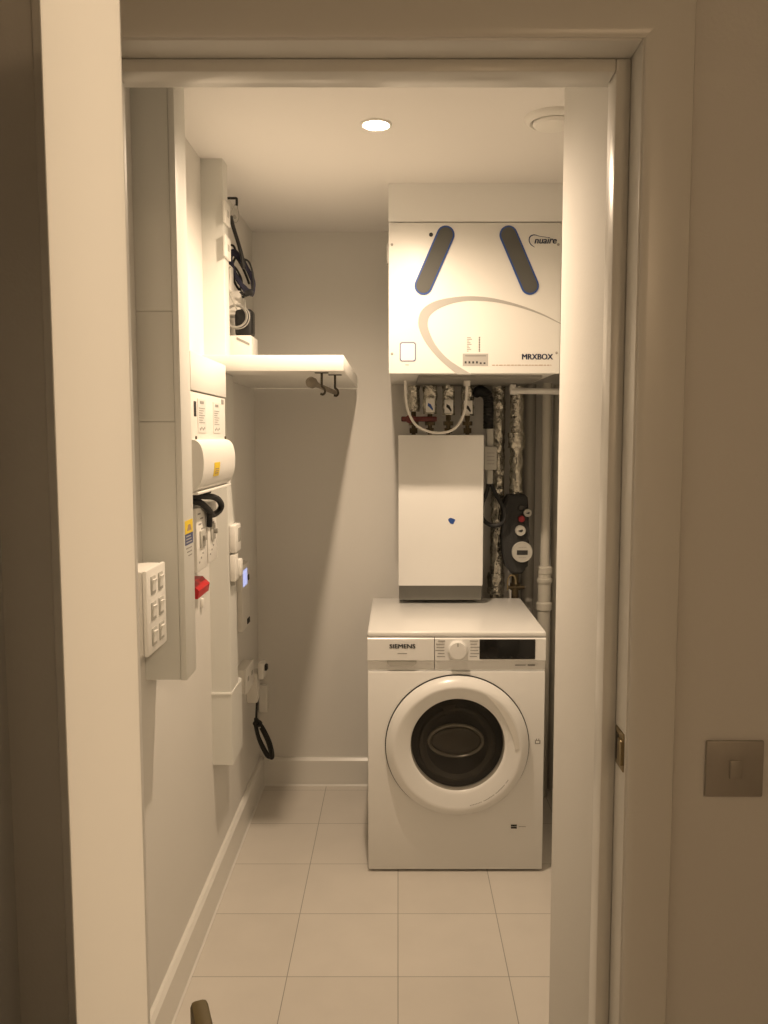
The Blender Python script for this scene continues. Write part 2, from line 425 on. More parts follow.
obj('pointer', bx(0.1955, 0.1985, WYF - 0.0268, WYF - 0.0255, 0.786, 0.797), 'greyprint', knob)
for sd in (-1, 1):
    bm = nb()
    for k in range(6):
        z = 0.799 - k * 0.0105
        w = (0.024, 0.029, 0.026, 0.030, 0.022, 0.027)[k if sd < 0 else 5 - k]
        x = 0.197 + sd * (0.041 + (0.0 if k in (0, 5) else 0.002))
        box(bm, min(x, x + sd * w), max(x, x + sd * w), WYF - 0.0046, WYF - 0.0032, z, z + 0.0022)
    obj('program_print', bm, 'greyprint', fas, 'grey program names beside the knob')
obj('display', bx(0.270, 0.455, WYF - 0.0056, WYF - 0.002, 0.7385, 0.8055, 0.002), 'blackgloss', fas, 'black glossy display strip')
bm = nb()
for k in range(6): box(bm, 0.292 + k * 0.026, 0.304 + k * 0.026, WYF - 0.0064, WYF - 0.0052, 0.7445, 0.7470)
obj('display_icons', bm, 'darkgrey', fas)
bm = nb(); box(bm, 0.432, 0.456, WYF + 0.003, WYF + 0.0075, 0.7135, 0.7185); box(bm, 0.39, 0.425, WYF + 0.003, WYF + 0.0075, 0.715, 0.717); obj('small_print', bm, 'greyprint', fas)
# door
DC = Vector((0.198, WYF, 0.445)); ax = (0, -1, 0)
def lathe_shift(bm, prof, seg=96, c0=False, c1=False):      # (height, radius, upward shift of the ring's centre)
    loft(bm, [[DC + Vector((r * math.cos(2 * PI * k / seg), -h, dz + r * math.sin(2 * PI * k / seg))) for k in range(seg)] for h, r, dz in prof], c0, c1)
dr = nb(); lathe_shift(dr, [(-0.001, 0.2375, 0), (0.012, 0.2385, 0), (0.020, 0.236, 0), (0.030, 0.226, 0), (0.041, 0.213, 0), (0.0425, 0.207, 0), (0.0405, 0.200, 0.001), (0.033, 0.168, 0.007), (0.029, 0.159, 0.009), (0.026, 0.156, 0.0095), (0.004, 0.154, 0.0095)])
DG = DC + Vector((0, 0, 0.0095))
ring = obj('porthole_door', dr, 'enamel', wm, 'white ring of the porthole door', smooth=50)
bm = nb(); lathe(bm, DC, ax, [(-0.001, 0.2415), (0.004, 0.2415), (0.004, 0.2370), (-0.001, 0.2370)], 96); obj('door_gap_shade', bm, 'blackpl', ring, 'black ring coloured as the shade of the gap around the door')  # solid black ring paints the shade between door and cabinet
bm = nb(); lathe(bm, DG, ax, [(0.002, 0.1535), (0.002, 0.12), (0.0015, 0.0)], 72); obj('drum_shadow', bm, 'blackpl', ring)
bm = nb(); lathe(bm, DG + Vector((0, 0, -0.006)), ax, [(0.003, 0.132), (0.012, 0.126), (0.013, 0.118), (0.006, 0.108), (0.003, 0.104)], 72); obj('glass_bowl', bm, 'bowl', ring, 'dark glass bowl')
def lens_ring(rx, rz, h, n=48):
    return [DG + Vector((-0.004 + rx * math.cos(2 * PI * k / n), -h, 0.004 + rz * math.sin(2 * PI * k / n) * (1.0 if math.sin(2 * PI * k / n) > 0 else 0.9))) for k in range(n)]
bm = nb(); loft(bm, [lens_ring(0.096, 0.062, 0.002), lens_ring(0.094, 0.060, 0.012), lens_ring(0.089, 0.055, 0.015), lens_ring(0.082, 0.047, 0.006)], False, False); obj('lens_rim_highlight', bm, 'rimhighlight', ring, 'rim of the oval lens, coloured paler as a crescent highlight')  # lighter rim colour paints the bright crescent of the lens
bm = nb(); loft(bm, [lens_ring(0.0835 * math.cos(t), 0.0485 * math.cos(t), 0.0065 + 0.012 * math.sin(t)) for t in [PI / 2 * j / 9 for j in range(9)]], False, True); obj('glass_lens', bm, 'gunmetal', ring)
bm = nb(); prism(bm, [(DG.x - 0.050, DG.z + 0.128), (DG.x - 0.008, DG.z + 0.132), (DG.x - 0.010, DG.z + 0.098), (DG.x - 0.044, DG.z + 0.098)], 'xz', WYF - 0.012, WYF - 0.004); obj('gasket_flap', bm, 'bowl', ring)
bm = nb(); lathe(bm, DG, ax, [(0.0265, 0.157), (0.0285, 0.12), (0.0295, 0.06), (0.030, 0.0)], 72); obj('glass_pane', bm, 'glass', ring, 'dark tinted glass pane')
# darker strip painting the shade of the grip recess, right of the ring
bm = nb()
A, B = [], []
for k in range(21):
    t = math.radians(62 - k * 3.1)
    A.append((DC.x + 0.203 * math.cos(t), DC.z + 0.203 * math.sin(t)))
    w = 0.012 * math.sin(PI * (k + 0.6) / 21.2) + 0.014 * k / 20
    B.append((DC.x + (0.203 - w) * math.cos(t), DC.z + (0.203 - w) * math.sin(t)))
strip(bm, A, B, WYF - 0.0425, WYF - 0.034)
obj('grip', bm, 'plastic2', ring)
bm = nb()
for k in range(30):
    if k % 9 == 8: continue
    t0, t1 = math.radians(-78 + k * 1.55), math.radians(-78 + k * 1.55 + 1.1)
    q = [(DC.x + r * math.cos(t), DC.z + r * math.sin(t)) for r, t in ((0.1965, t0), (0.1965, t1), (0.1985, t1), (0.1985, t0))]
    prism(bm, q, 'xz', WYF - 0.0408, WYF - 0.034)
obj('ring_print', bm, 'greyprint', ring)
bm = nb()
box(bm, 0.459, 0.462, WYF - 0.0006, WYF + 0.001, 0.448, 0.461); box(bm, 0.474, 0.477, WYF - 0.0006, WYF + 0.001, 0.448, 0.461)
box(bm, 0.459, 0.477, WYF - 0.0006, WYF + 0.001, 0.448, 0.4505); box(bm, 0.464, 0.472, WYF - 0.0006, WYF + 0.001, 0.4585, 0.4605); box(bm, 0.463, 0.4655, WYF - 0.0006, WYF + 0.001, 0.4585, 0.466); box(bm, 0.4705, 0.473, WYF - 0.0006, WYF + 0.001, 0.4585, 0.466)
obj('symbol', bm, 'greyprint', wm)
bm = nb()
box(bm, 0.382, 0.402, WYF - 0.0006, WYF + 0.001, 0.1605, 0.167); box(bm, 0.382, 0.402, WYF - 0.0006, WYF + 0.001, 0.153, 0.159); 
obj('door_badge', bm, 'blackprint', wm, 'small black printed badge')
obj('badge_line', bx(0.408, 0.432, WYF - 0.0006, WYF + 0.001, 0.159, 0.1605), 'greyprint', wm)

# ---------------------------------------------------------------- ventilation unit
UX0, UX1, UY, UZ0, UZ1 = -0.031, 0.536, 2.80, 1.682, 2.171
vu = thing('ventilation_unit', (0.26, 3.1, UZ0), 'white wall-hung heat recovery ventilation unit with two dark slanted grips', 'ventilation unit')
obj('casing', bx(UX0 + 0.002, UX1 - 0.002, UY + 0.018, YB - 0.004, UZ0 + 0.004, UZ1, 0.003), 'panelwhite', vu)
obj('front_panel', bx(UX0, UX1, UY, UY + 0.017, UZ0, UZ1, 0.003), 'panelwhite', vu)
def grip(p0, p1):
    b = pr(capsule(p0, p1, 0.0295), 'xz', UY - 0.003, UY + 0.001); g = obj('grip_surround', b, 'blue', vu, 'blue rim of a slanted grip')
    b = pr(capsule(p0, p1, 0.0238), 'xz', UY - 0.0045, UY - 0.002); obj('grip_insert', b, 'handlegrey', g, 'dark grey grip insert')
grip((0.0835, 1.968), (0.1555, 2.131)); grip((0.4335, 1.968), (0.361, 2.131))
def U(zx, zy):   # photo sketch of the front panel to panel coordinates (panel is flat, axis-aligned)
    return (-0.031 + (zx - 28) * (0.574 / 552), 2.169 - (zy - 172) * (0.488 / 478))
outer = [(246, 651), (190, 603), (150, 556), (128, 515), (122, 482), (133, 447), (168, 421), (222, 407), (290, 402), (362, 409), (440, 429), (512, 456), (575, 488)]
inner = [(292, 651), (222, 606), (181, 562), (159, 520), (152, 490), (160, 463), (190, 440), (238, 423), (292, 416), (366, 421), (440, 437), (510, 460.5), (575, 490.5)]
o3 = [U(*p) for p in outer]; i3 = [U(*p) for p in inner]
sm = lambda L: [(p.x, p.z) for p in smooth_pts([(a, 0, b) for a, b in L], 6)]
bm = nb(); strip(bm, sm(o3), sm(i3), UY - 0.0008, UY + 0.001); obj('swoosh', bm, 'swoosh', vu, 'grey printed swoosh')
bm = nb(); text_into(bm, 'MRXBOX', 0.0265, (0.4095, UY - 0.0006, 1.7285), bold=0.0009, sx=0.93); obj('model_lettering', bm, 'navy', vu, 'navy model lettering')
bm = nb(); text_into(bm, 'nuaire', 0.031, (0.4455, UY - 0.0006, 2.1035), bold=0.0008, shear=0.22, sx=0.93); obj('logo_lettering', bm, 'navy', vu, 'navy italic logo lettering')
la = [(0.464, 2.127), (0.445, 2.1325), (0.431, 2.127), (0.4275, 2.113), (0.434, 2.0995), (0.447, 2.091)]
lb = [(0.464, 2.1255), (0.446, 2.1295), (0.434, 2.1245), (0.4305, 2.113), (0.436, 2.1015), (0.4475, 2.0925)]
bm = nb(); strip(bm, sm(la), sm(lb), UY - 0.0008, UY + 0.001); 
la = [(0.464, 2.127), (0.485, 2.124), (0.505, 2.119), (0.52, 2.112)]; lb = [(0.464, 2.1255), (0.485, 2.1228), (0.505, 2.1182), (0.52, 2.1115)]
strip(bm, sm(la), sm(lb), UY - 0.0008, UY + 0.001); obj('logo_arc', bm, 'navy', vu)
bm = nb()
x = 0.312
while x < 0.505:
    w = random.uniform(0.006, 0.016); box(bm, x, min(x + w, 0.508), UY - 0.0006, UY + 0.001, 1.7085, 1.7112); x += w + 0.003
obj('strapline_print', bm, 'brownprint', vu, 'tiny brown print line under the model name')
for (x, z) in ((-0.02, 2.1), (-0.02, 1.748), (0.525, 2.1), (0.525, 1.75)):
    obj('screw', cy((x, UY - 0.0025, z), (x, UY + 0.001, z), 0.0042, seg=12, bev=0.001), 'grey', vu)
obj('blanking_plug', cy((0.108, UY - 0.002, 2.1315), (0.108, UY + 0.001, 2.1315), 0.0066, seg=16), 'blackpl', vu, 'small black round plug')
st = obj('sticker', pr(rrect(0.0045, 0.0605, 1.7205, 1.7865, 0.009), 'xz', UY - 0.0006, UY + 0.0005), 'lightgrey', vu, 'white rounded sticker with a blue outline')
bm = nb()
o_ = rrect(0.0065, 0.0585, 1.7225, 1.7845, 0.008); i_ = rrect(0.0092, 0.0558, 1.7252, 1.7818, 0.0062)
strip(bm, o_ + [o_[0]], i_ + [i_[0]], UY - 0.0010, UY + 0.0003); obj('outline', bm, 'labelblue', st)
obj('sticker_face', pr(rrect(0.0090, 0.0560, 1.7250, 1.7820, 0.0062), 'xz', UY - 0.0009, UY + 0.0003), 'panelwhite', st)
obj('caption', bx(0.024, 0.036, UY - 0.0006, UY + 0.001, 1.7095, 1.712), 'greyprint', vu)
tl = obj('terminal_label', bx(0.2145, 0.2985, UY - 0.0008, UY + 0.001, 1.7075, 1.7475), 'swoosh', vu, 'grey terminal label with black dots')
bm = nb()
for k in range(6): box(bm, 0.221 + k * 0.0125, 0.227 + k * 0.0125, UY - 0.0014, UY - 0.0004, 1.7155 if k < 4 else 1.7135, 1.7225 if k < 4 else 1.719)
box(bm, 0.222, 0.292, UY - 0.0014, UY - 0.0004, 1.7395, 1.741)
obj('terminal_dots', bm, 'blackprint', tl)
bm = nb()
for k in range(9):
    z = 1.7545 + k * 0.0055
    w = 0.005 + 0.013 * ((k * 37) % 10) / 10
    box(bm, 0.228, 0.228 + w, UY - 0.0006, UY + 0.001, z, z + 0.0025)
obj('wiring_print', bm, 'greyprint', vu, 'column of tiny wiring print')
bm = nb()
for k in range(9): box(bm, 0.267, 0.2715, UY - 0.0006, UY + 0.001, 1.7545 + k * 0.0055, 1.7578 + k * 0.0055)
obj('wiring_print', bm, 'blackprint', vu, 'column of tiny dark print dots')
obj('side_clip', bx(UX0 - 0.006, UX0 + 0.001, UY + 0.02, UY + 0.05, 2.045, 2.11, 0.002), 'grey', vu, 'grey catch on the left side')
# spigots and drip tray on the underside
obj('drain_tray', bx(0.07, 0.50, 2.92, 3.36, UZ0 - 0.008, UZ0 + 0.006, 0.004), 'pipegrey', vu, 'grey tray on the underside')

# ---------------------------------------------------------------- heating interface cabinet
hc = thing('heating_cabinet', (0.161, 3.3, 0.846), 'plain white heating interface cabinet on the rear wall above the washer', 'cabinet')
obj('back_frame', bx(0.004, 0.322, 3.185, YB - 0.002, 0.846, 1.46, 0.002), 'framegrey', hc, 'grey lower frame under the cover')
obj('cover', bx(0.001, 0.3235, 3.15, 3.36, 0.907, 1.481, 0.004), 'enamel', hc)
bm = nb()
pts = [(0.012 * math.cos(t) * (1 + 0.22 * math.sin(3 * t)), 0.0125 * math.sin(t) * (1 + 0.18 * math.cos(2 * t + 1))) for t in [2 * PI * k / 18 for k in range(18)]]
prism(bm, [(0.2035 + p[0], 1.156 + p[1]) for p in pts], 'xz', 3.1488, 3.1505)
obj('blue_mark', bm, 'blue', hc, 'small dark blue mark on the cover')

# ---------------------------------------------------------------- pipework
def foil_pipe(bm, x, y, z0, z1, r, amp=0.0055, seg=30):
    n = max(6, int((z1 - z0) / 0.008)); rings = []
    for j in range(n + 1):
        z = z0 + (z1 - z0) * j / n
        rings.append([])
        for k in range(seg):
            t = 2 * PI * k / seg
            rr = r + amp * noise.noise(Vector((math.cos(t) * 2 + x * 31, math.sin(t) * 2 + y * 7, z * 45)))
            rings[-1].append((x + rr * math.cos(t), y + rr * math.sin(t), z))
    loft(bm, rings)
def valve(x, y, zt, zb, r, label, tagcol):
    t = thing('insulated_valve', (x, y, 1.482), label, 'valve', 'foil-wrapped valves under the ventilation unit')
    bm = nb(); foil_pipe(bm, x, y, zb, zt, r); obj('foil_sleeve', bm, 'foil', t)
    bm = nb(); cyl(bm, (x, y, zb - 0.02), (x, y, zb + 0.005), 0.011, seg=6); cyl(bm, (x, y, 1.482), (x, y, zb - 0.015), 0.0085); cyl(bm, (x, y, 1.488), (x, y, 1.508), 0.0175, seg=6); cyl(bm, (x, y, 1.518), (x, y, 1.534), 0.0195, seg=8)
    obj('valve_body', bm, 'brassfit', t)
    if tagcol:
        tg = obj('tag', bx(x - 0.017, x + 0.017, y - r - 0.006, y - r - 0.0035, zb + 0.006, zb + 0.058, 0.001), 'plastic', t, 'white tag')
        bm = nb(); prism(bm, [(x - 0.009, zb + 0.042), (x + 0.002, zb + 0.036), (x + 0.011, zb + 0.018), (x + 0.008, zb + 0.012), (x - 0.002, zb + 0.024), (x - 0.010, zb + 0.030)], 'xz', y - r - 0.007, y - r - 0.0055)
        obj('tag_mark', bm, tagcol, tg)
valve(0.061, 3.29, 1.672, 1.572, 0.024, 'plain foil-wrapped valve without a tag, behind the white looped cable', None)
valve(0.124, 3.26, 1.672, 1.562, 0.027, 'foil-wrapped valve with a blue-marked tag above the red lever', 'blue')
valve(0.196, 3.27, 1.672, 1.558, 0.024, 'foil-wrapped valve with a black-marked tag, directly above the cabinet middle', 'blackprint')
valve(0.272, 3.29, 1.672, 1.556, 0.024, 'foil-wrapped valve with a dark tag beside the black flexible hose', 'blackprint')
hd = thing('valve_lever', (0.085, 3.245, 1.53), 'dark red valve lever crossing in front of the foil-wrapped valves', 'lever')
obj('lever', bx(0.012, 0.150, 3.225, 3.236, 1.532, 1.552, 0.005), 'darkred', hd)
obj('boss', cy((0.045, 3.222, 1.542), (0.045, 3.262, 1.542), 0.0165, seg=20, bev=0.003), 'darkred', hd)
# white looped cable hanging from the unit
bm = tb([(0.026, 3.02, 1.673), (0.0268, 3.03, 1.63), (0.034, 3.04, 1.575), (0.060, 3.05, 1.522), (0.100, 3.06, 1.497), (0.148, 3.06, 1.488), (0.195, 3.06, 1.497), (0.228, 3.06, 1.53), (0.244, 3.05, 1.58), (0.248, 3.04, 1.64), (0.248, 3.03, 1.673)], 0.0048)
lc = thing('looped_cable', (0.145, 3.05, 1.673), 'white cable hanging in a U loop below the ventilation unit', 'cable')
obj('cable', bm, 'plastic2', lc)
obj('gland', cy((0.248, 3.03, 1.655), (0.248, 3.03, 1.674), 0.012, seg=8), 'plastic2', lc)
# black flexible duct with inline isolator and its cable
bm = nb(); P = smooth_pts([(0.308, 3.32, 1.648), (0.325, 3.29, 1.651), (0.348, 3.27, 1.63), (0.352, 3.27, 1.58), (0.352, 3.27, 1.505)], 12)
rings = []
for i, p in enumerate(P):
    t = (P[min(i + 1, len(P) - 1)] - P[max(i - 1, 0)]).normalized(); u, v = frame_of(t); rr = 0.0215 if i % 2 else 0.0185
    u = (Vector((0, 1, 0)) - t * t.y).normalized(); v = t.cross(u)
    rings.append([p + (u * math.cos(2 * PI * k / 18) + v * math.sin(2 * PI * k / 18)) * rr for k in range(18)])
loft(bm, rings); tag(obj('flexible_hose', bm, 'rubber'), 'black ribbed flexible hose curving down from the ventilation unit', 'hose')
iso = thing('inline_junction', (0.362, 3.27, 1.29), 'grey inline junction box on the cable beside the cabinet', 'junction box')
obj('neck', bx(0.345, 0.372, 3.258, 3.285, 1.43, 1.51, 0.006), 'lightgrey', iso)
b_ = obj('box', bx(0.334, 0.384, 3.245, 3.29, 1.345, 1.437, 0.005), 'lightgrey', iso)
bm = nb()
for k in range(4): box(bm, 0.345, 0.374, 3.2442, 3.2455, 1.368 + k * 0.014, 1.371 + k * 0.014)
obj('print', bm, 'greyprint', b_)
obj('tail', bx(0.347, 0.371, 3.258, 3.282, 1.29, 1.346, 0.005), 'lightgrey', iso)
bm = tb([(0.355, 3.27, 1.292), (0.345, 3.265, 1.25), (0.328, 3.26, 1.205), (0.330, 3.255, 1.16), (0.352, 3.25, 1.135), (0.385, 3.245, 1.128), (0.412, 3.24, 1.145), (0.417, 3.24, 1.175), (0.402, 3.245, 1.215), (0.380, 3.26, 1.255), (0.365, 3.27, 1.292)], 0.0082)
tag(obj('cable_loop', bm, 'rubber'), 'thick black cable loop between the cabinet and the foil pipe', 'cable')
# tall foil-wrapped pipes
p1 = thing('insulated_pipe', (0.405, 3.385, 0.0), 'full-height foil-wrapped pipe next to the white heating cabinet', 'pipe', 'foil-wrapped riser pipes')
bm = nb(); foil_pipe(bm, 0.405, 3.385, 0.0, 1.685, 0.0265); obj('foil_sleeve', bm, 'foil', p1)
bm = nb(); foil_pipe(bm, 0.401, 3.385, 0.835, 0.92, 0.0345, 0.006); obj('elbow_wrap', bm, 'foil', p1)
p2 = thing('insulated_pipe', (0.472, 3.33, 1.25), 'shorter foil-wrapped pipe running down into the black heat meter', 'pipe', 'foil-wrapped riser pipes')
bm = nb(); foil_pipe(bm, 0.472, 3.33, 1.2475, 1.672, 0.026); obj('foil_sleeve', bm, 'foil', p2)
bm = nb(); foil_pipe(bm, 0.470, 3.325, 1.43, 1.49, 0.034, 0.006); obj('joint_wrap', bm, 'foil', p2, 'lumpy wrapped joint')
# heat meter station
hm = thing('heat_meter', (0.472, 3.32, 0.93), 'black insulated heat meter assembly with round grey dial gauges', 'meter')
prof = [(0.428, 1.235), (0.436, 1.246), (0.502, 1.246), (0.512, 1.236), (0.513, 1.09), (0.520, 1.06), (0.520, 1.0), (0.508, 0.965), (0.505, 0.945), (0.492, 0.932), (0.452, 0.930), (0.430, 0.955), (0.418, 1.0), (0.414, 1.06), (0.414, 1.20)]
bm = nb(); prism(bm, prof, 'xz', 3.282, 3.342)
bmesh.ops.bevel(bm, geom=[e for e in bm.edges if all(abs(v.co.y - 3.282) < 1e-5 for v in e.verts)], offset=0.008, segments=2, affect='EDGES')
obj('insulation_shell', bm, 'darkgrey', hm)
def dial(x, y, z, r, name, m1, m2, face):
    bm = nb(); lathe(bm, (x, y, z), (0, -1, 0), [(-0.03, r * 0.9), (0, r), (0.010, r), (0.012, r * 0.93)], 36, cap0=True); lathe(bm, (x, y, z), (0, -1, 0), [(0.012, r * 0.93), (0.010, r * 0.90), (0.010, 0)], 36)
    g = obj(name, bm, m1, hm)
    if face: face(g, x, y - 0.0105, z, r)
    return g
def face_gauge(g, x, y, z, r):
    bm = nb(); prism(bm, [(x - r * 0.55, z - r * 0.05), (x + r * 0.35, z + r * 0.28), (x + r * 0.5, z - r * 0.05), (x + r * 0.1, z - r * 0.3)], 'xz', y - 0.001, y + 0.001); obj('needle', bm, 'blackprint', g)
def face_meter(g, x, y, z, r):
    obj('readout', bx(x - r * 0.52, x + r * 0.52, y - 0.001, y + 0.002, z - r * 0.26, z + r * 0.18), 'darkgrey', g, 'dark digital readout')
    bm = nb()
    for k in range(5): box(bm, x - r * 0.36 + k * r * 0.16, x - r * 0.26 + k * r * 0.16, y - 0.0006, y + 0.001, z + r * 0.42, z + r * 0.50)
    obj('upper_print', bm, 'greyprint', g); bm = nb()
    for k in range(4): box(bm, x - r * 0.30 + k * r * 0.17, x - r * 0.18 + k * r * 0.17, y - 0.0006, y + 0.001, z - r * 0.56, z - r * 0.49)
    obj('print', bm, 'greyprint', g)
dial(0.510, 3.275, 1.176, 0.0155, 'pressure_gauge', 'lightgrey', None, face_gauge)
dial(0.482, 3.275, 1.106, 0.0205, 'temperature_gauge', 'lightgrey', None, face_gauge)
dial(0.489, 3.268, 1.022, 0.041, 'meter_dial', 'lightgrey', None, face_meter)
obj('valve_cap', cy((0.486, 3.262, 1.152), (0.486, 3.29, 1.152), 0.0125, seg=16, bev=0.002), 'capred', hm, 'small dark red valve cap')
obj('upper_port', bx(0.474, 0.500, 3.276, 3.30, 1.185, 1.205, 0.004), 'blackpl', hm)
ft = obj('lower_fitting', cy((0.472, 3.33, 0.80), (0.472, 3.33, 0.935), 0.0145, seg=20), 'brassfit', hm, 'brass fitting below the shell')
bm = nb(); cyl(bm, (0.472, 3.33, 0.86), (0.472, 3.33, 0.885), 0.023, seg=6); cyl(bm, (0.440, 3.315, 0.872), (0.508, 3.315, 0.872), 0.007, seg=12)
obj('union_nut', bm, 'brassfit', ft)
bm = tb([(0.437, 3.29, 0.865), (0.437, 3.285, 0.905), (0.448, 3.285, 0.925), (0.464, 3.285, 0.92), (0.470, 3.29, 0.89)], 0.0035); obj('bypass_wire', bm, 'brass', ft)
# condensate pipe under the unit
cp = thing('condensate_pipe', (0.5, 3.2, 1.64), 'white elbowed condensate pipe under the right half of the ventilation unit', 'pipe')
obj('elbow', bx(0.423, 0.447, 3.184, 3.208, 1.636, 1.674, 0.008, seg=3), 'plastic', cp)
bm = nb(); cyl(bm, (0.425, 3.196, 1.648), (0.66, 3.196, 1.644), 0.0115, seg=20); cyl(bm, (0.425, 3.196, 1.648), (0.455, 3.196, 1.648), 0.0145, seg=20); obj('horizontal_run', bm, 'plastic', cp)
# vertical waste pipes
def riser(x, y, z0, z1, r, m, label): 
    return tag(obj('riser_pipe', cy((x, y, z0), (x, y, z1), r, seg=24), m), label, 'pipe', 'plain pipes on the rear wall')
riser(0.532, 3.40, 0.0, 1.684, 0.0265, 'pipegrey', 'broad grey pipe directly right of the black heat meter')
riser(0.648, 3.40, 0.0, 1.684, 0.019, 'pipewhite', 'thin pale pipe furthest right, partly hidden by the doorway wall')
wp = thing('waste_pipe', (0.590, 3.33, 0.0), 'white waste pipe with a ribbed coupling behind the washing machine', 'pipe')
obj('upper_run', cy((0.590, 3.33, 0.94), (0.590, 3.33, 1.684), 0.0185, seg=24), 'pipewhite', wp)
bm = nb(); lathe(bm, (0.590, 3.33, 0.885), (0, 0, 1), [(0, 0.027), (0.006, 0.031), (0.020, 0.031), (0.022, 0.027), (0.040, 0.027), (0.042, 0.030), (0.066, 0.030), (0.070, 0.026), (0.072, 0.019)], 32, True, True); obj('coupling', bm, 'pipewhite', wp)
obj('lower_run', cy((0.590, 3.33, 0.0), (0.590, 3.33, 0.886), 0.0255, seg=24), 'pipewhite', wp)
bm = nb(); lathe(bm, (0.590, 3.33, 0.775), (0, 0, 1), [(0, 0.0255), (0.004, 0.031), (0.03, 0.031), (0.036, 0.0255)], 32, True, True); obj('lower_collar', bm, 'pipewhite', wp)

# ---------------------------------------------------------------- downlight and ceiling vent
dn = thing('downlight', (-0.058, 2.289, ZC), 'lit round recessed downlight in the ceiling', 'ceiling light')
bm = nb(); lathe(bm, (-0.058, 2.289, ZC), (0, 0, -1), [(0.0, 0.042), (0.003, 0.041), (0.005, 0.038), (0.0045, 0.0355), (0.002, 0.035)], 40); obj('bezel', bm, 'plastic', dn)
bm = nb(); lathe(bm, (-0.058, 2.289, ZC), (0, 0, -1), [(0.0025, 0.035), (0.0055, 0.024), (0.0065, 0.0)], 32); obj('lamp_lens', bm, 'lens', dn, 'glowing lens')
vt = thing('ceiling_vent', (0.402, 2.245, ZC), 'round white extract valve in the ceiling, cut off by the doorway wall', 'vent')
bm = nb(); lathe(bm, (0.402, 2.245, ZC), (0, 0, -1), [(0, 0.075), (0.006, 0.073), (0.013, 0.066), (0.015, 0.060), (0.010, 0.055), (0.0, 0.052)], 48); obj('outer_ring', bm, 'plastic', vt)
bm = nb(); lathe(bm, (0.402, 2.245, ZC), (0, 0, -1), [(0.004, 0.0), (0.006, 0.050), (0.016, 0.052), (0.022, 0.046), (0.026, 0.02), (0.027, 0.0)], 48); obj('centre_disc', bm, 'plastic', vt)

# ---------------------------------------------------------------- shelf with hooks
tag(obj('shelf', bx(XL, -0.161, 2.50, 3.36, 1.667, 1.714, 0.0015), 'shelf'), 'thick white floating shelf on the left wall', 'shelf')
def hook(x, y, label):
    h = thing('cup_hook', (x, y, 1.667), label, 'hook', 'hooks under the white shelf')
    obj('mounting_plate', bx(x - 0.021, x + 0.021, y - 0.007, y + 0.007, 1.6645, 1.667, 0.001), 'hookbronze', h)
    bm = tb([(x, y, 1.665), (x, y, 1.635), (x + 0.001, y - 0.003, 1.625), (x + 0.008, y - 0.004, 1.618), (x + 0.010, y - 0.004, 1.608), (x + 0.004, y - 0.004, 1.601), (x - 0.004, y - 0.004, 1.603)], 0.0036); obj('hook', bm, 'hookbronze', h)
hook(-0.231, 2.555, 'bronze hook under the shelf front edge, nearer of the two')
hook(-0.197, 2.64, 'bronze hook under the shelf right end, farther of the two')
bm = nb(); P = [(-0.268, 2.535), (-0.20, 2.655)]
a, b = Vector((-0.270, 2.545, 1.640)), Vector((-0.196, 2.66, 1.611)); n_ = (b - a).normalized(); u, v = frame_of(n_)
L = (b - a).length
loft(bm, [[a + n_ * h + (u * math.cos(2 * PI * k / 16) + v * math.sin(2 * PI * k / 16)) * r for k in range(16)] for h, r in ((-0.004, 0.004), (0, 0.011), (0.008, 0.0165), (0.022, 0.0165), (0.036, 0.010), (0.05, 0.0075), (L, 0.0075), (L + 0.003, 0.003))])
tag(obj('hanging_rod', bm, 'rodbrown'), 'small brown-grey rod with a knob end lying across the shelf hooks', 'rod')

# ---------------------------------------------------------------- left wall: trunking
ta = thing('trunking', (-0.54, 1.95, 0.908), 'large grey-white metal trunking hanging nearest the doorway with a yellow warning label', 'trunking', 'vertical cable trunking')
TX, TY0, TY1 = -0.4905, 1.899, 1.992
bm = nb(); box(bm, XL, TX - 0.015, TY0 + 0.002, TY1 - 0.001, 0.909, 1.5055, 0.001); obj('lower_length', bm, 'trunk', ta)
bm = nb(); box(bm, XL, TX - 0.015, TY0 + 0.002, TY1 - 0.001, 1.5063, 1.752, 0.001); obj('middle_length', bm, 'trunk', ta)
bm = nb(); box(bm, XL, TX - 0.015, TY0 + 0.002, TY1 - 0.001, 1.7528, ZC, 0.001); obj('upper_length', bm, 'trunk', ta)
bm = nb(); box(bm, TX - 0.0142, TX, TY0, TY1, 0.908, ZC, 0.0015); lid = obj('lid', bm, 'trunk', ta)
wl = obj('warning_label', bx(TX, TX + 0.0006, TY0 + 0.012, TY1 - 0.010, 1.2475, 1.2785), 'yellow', lid, 'yellow part of the warning label')
obj('symbol', pr([(1.928, 1.254), (1.940, 1.268), (1.958, 1.268), (1.968, 1.254)], 'yz', TX + 0.0004, TX + 0.001), 'brownprint', wl)
bl = obj('label_text_field', bx(TX, TX + 0.0006, TY0 + 0.012, TY1 - 0.010, 1.2215, 1.2475), 'labelblue', lid, 'dark blue text field of the warning label')
bm = nb()
for k in range(3): box(bm, TX + 0.0004, TX + 0.001, TY0 + 0.02, TY1 - 0.02 - 0.006 * k, 1.226 + k * 0.007, 1.2285 + k * 0.007)
obj('print', bm, 'lightgrey', bl)
bm = nb()
for k in range(3): box(bm, TX, TX + 0.0006, TY0 + 0.02 + 0.01 * k, TY1 - 0.022, 1.212 - k * 0.009, 1.2145 - k * 0.009)
obj('small_print', bm, 'greyprint', lid)

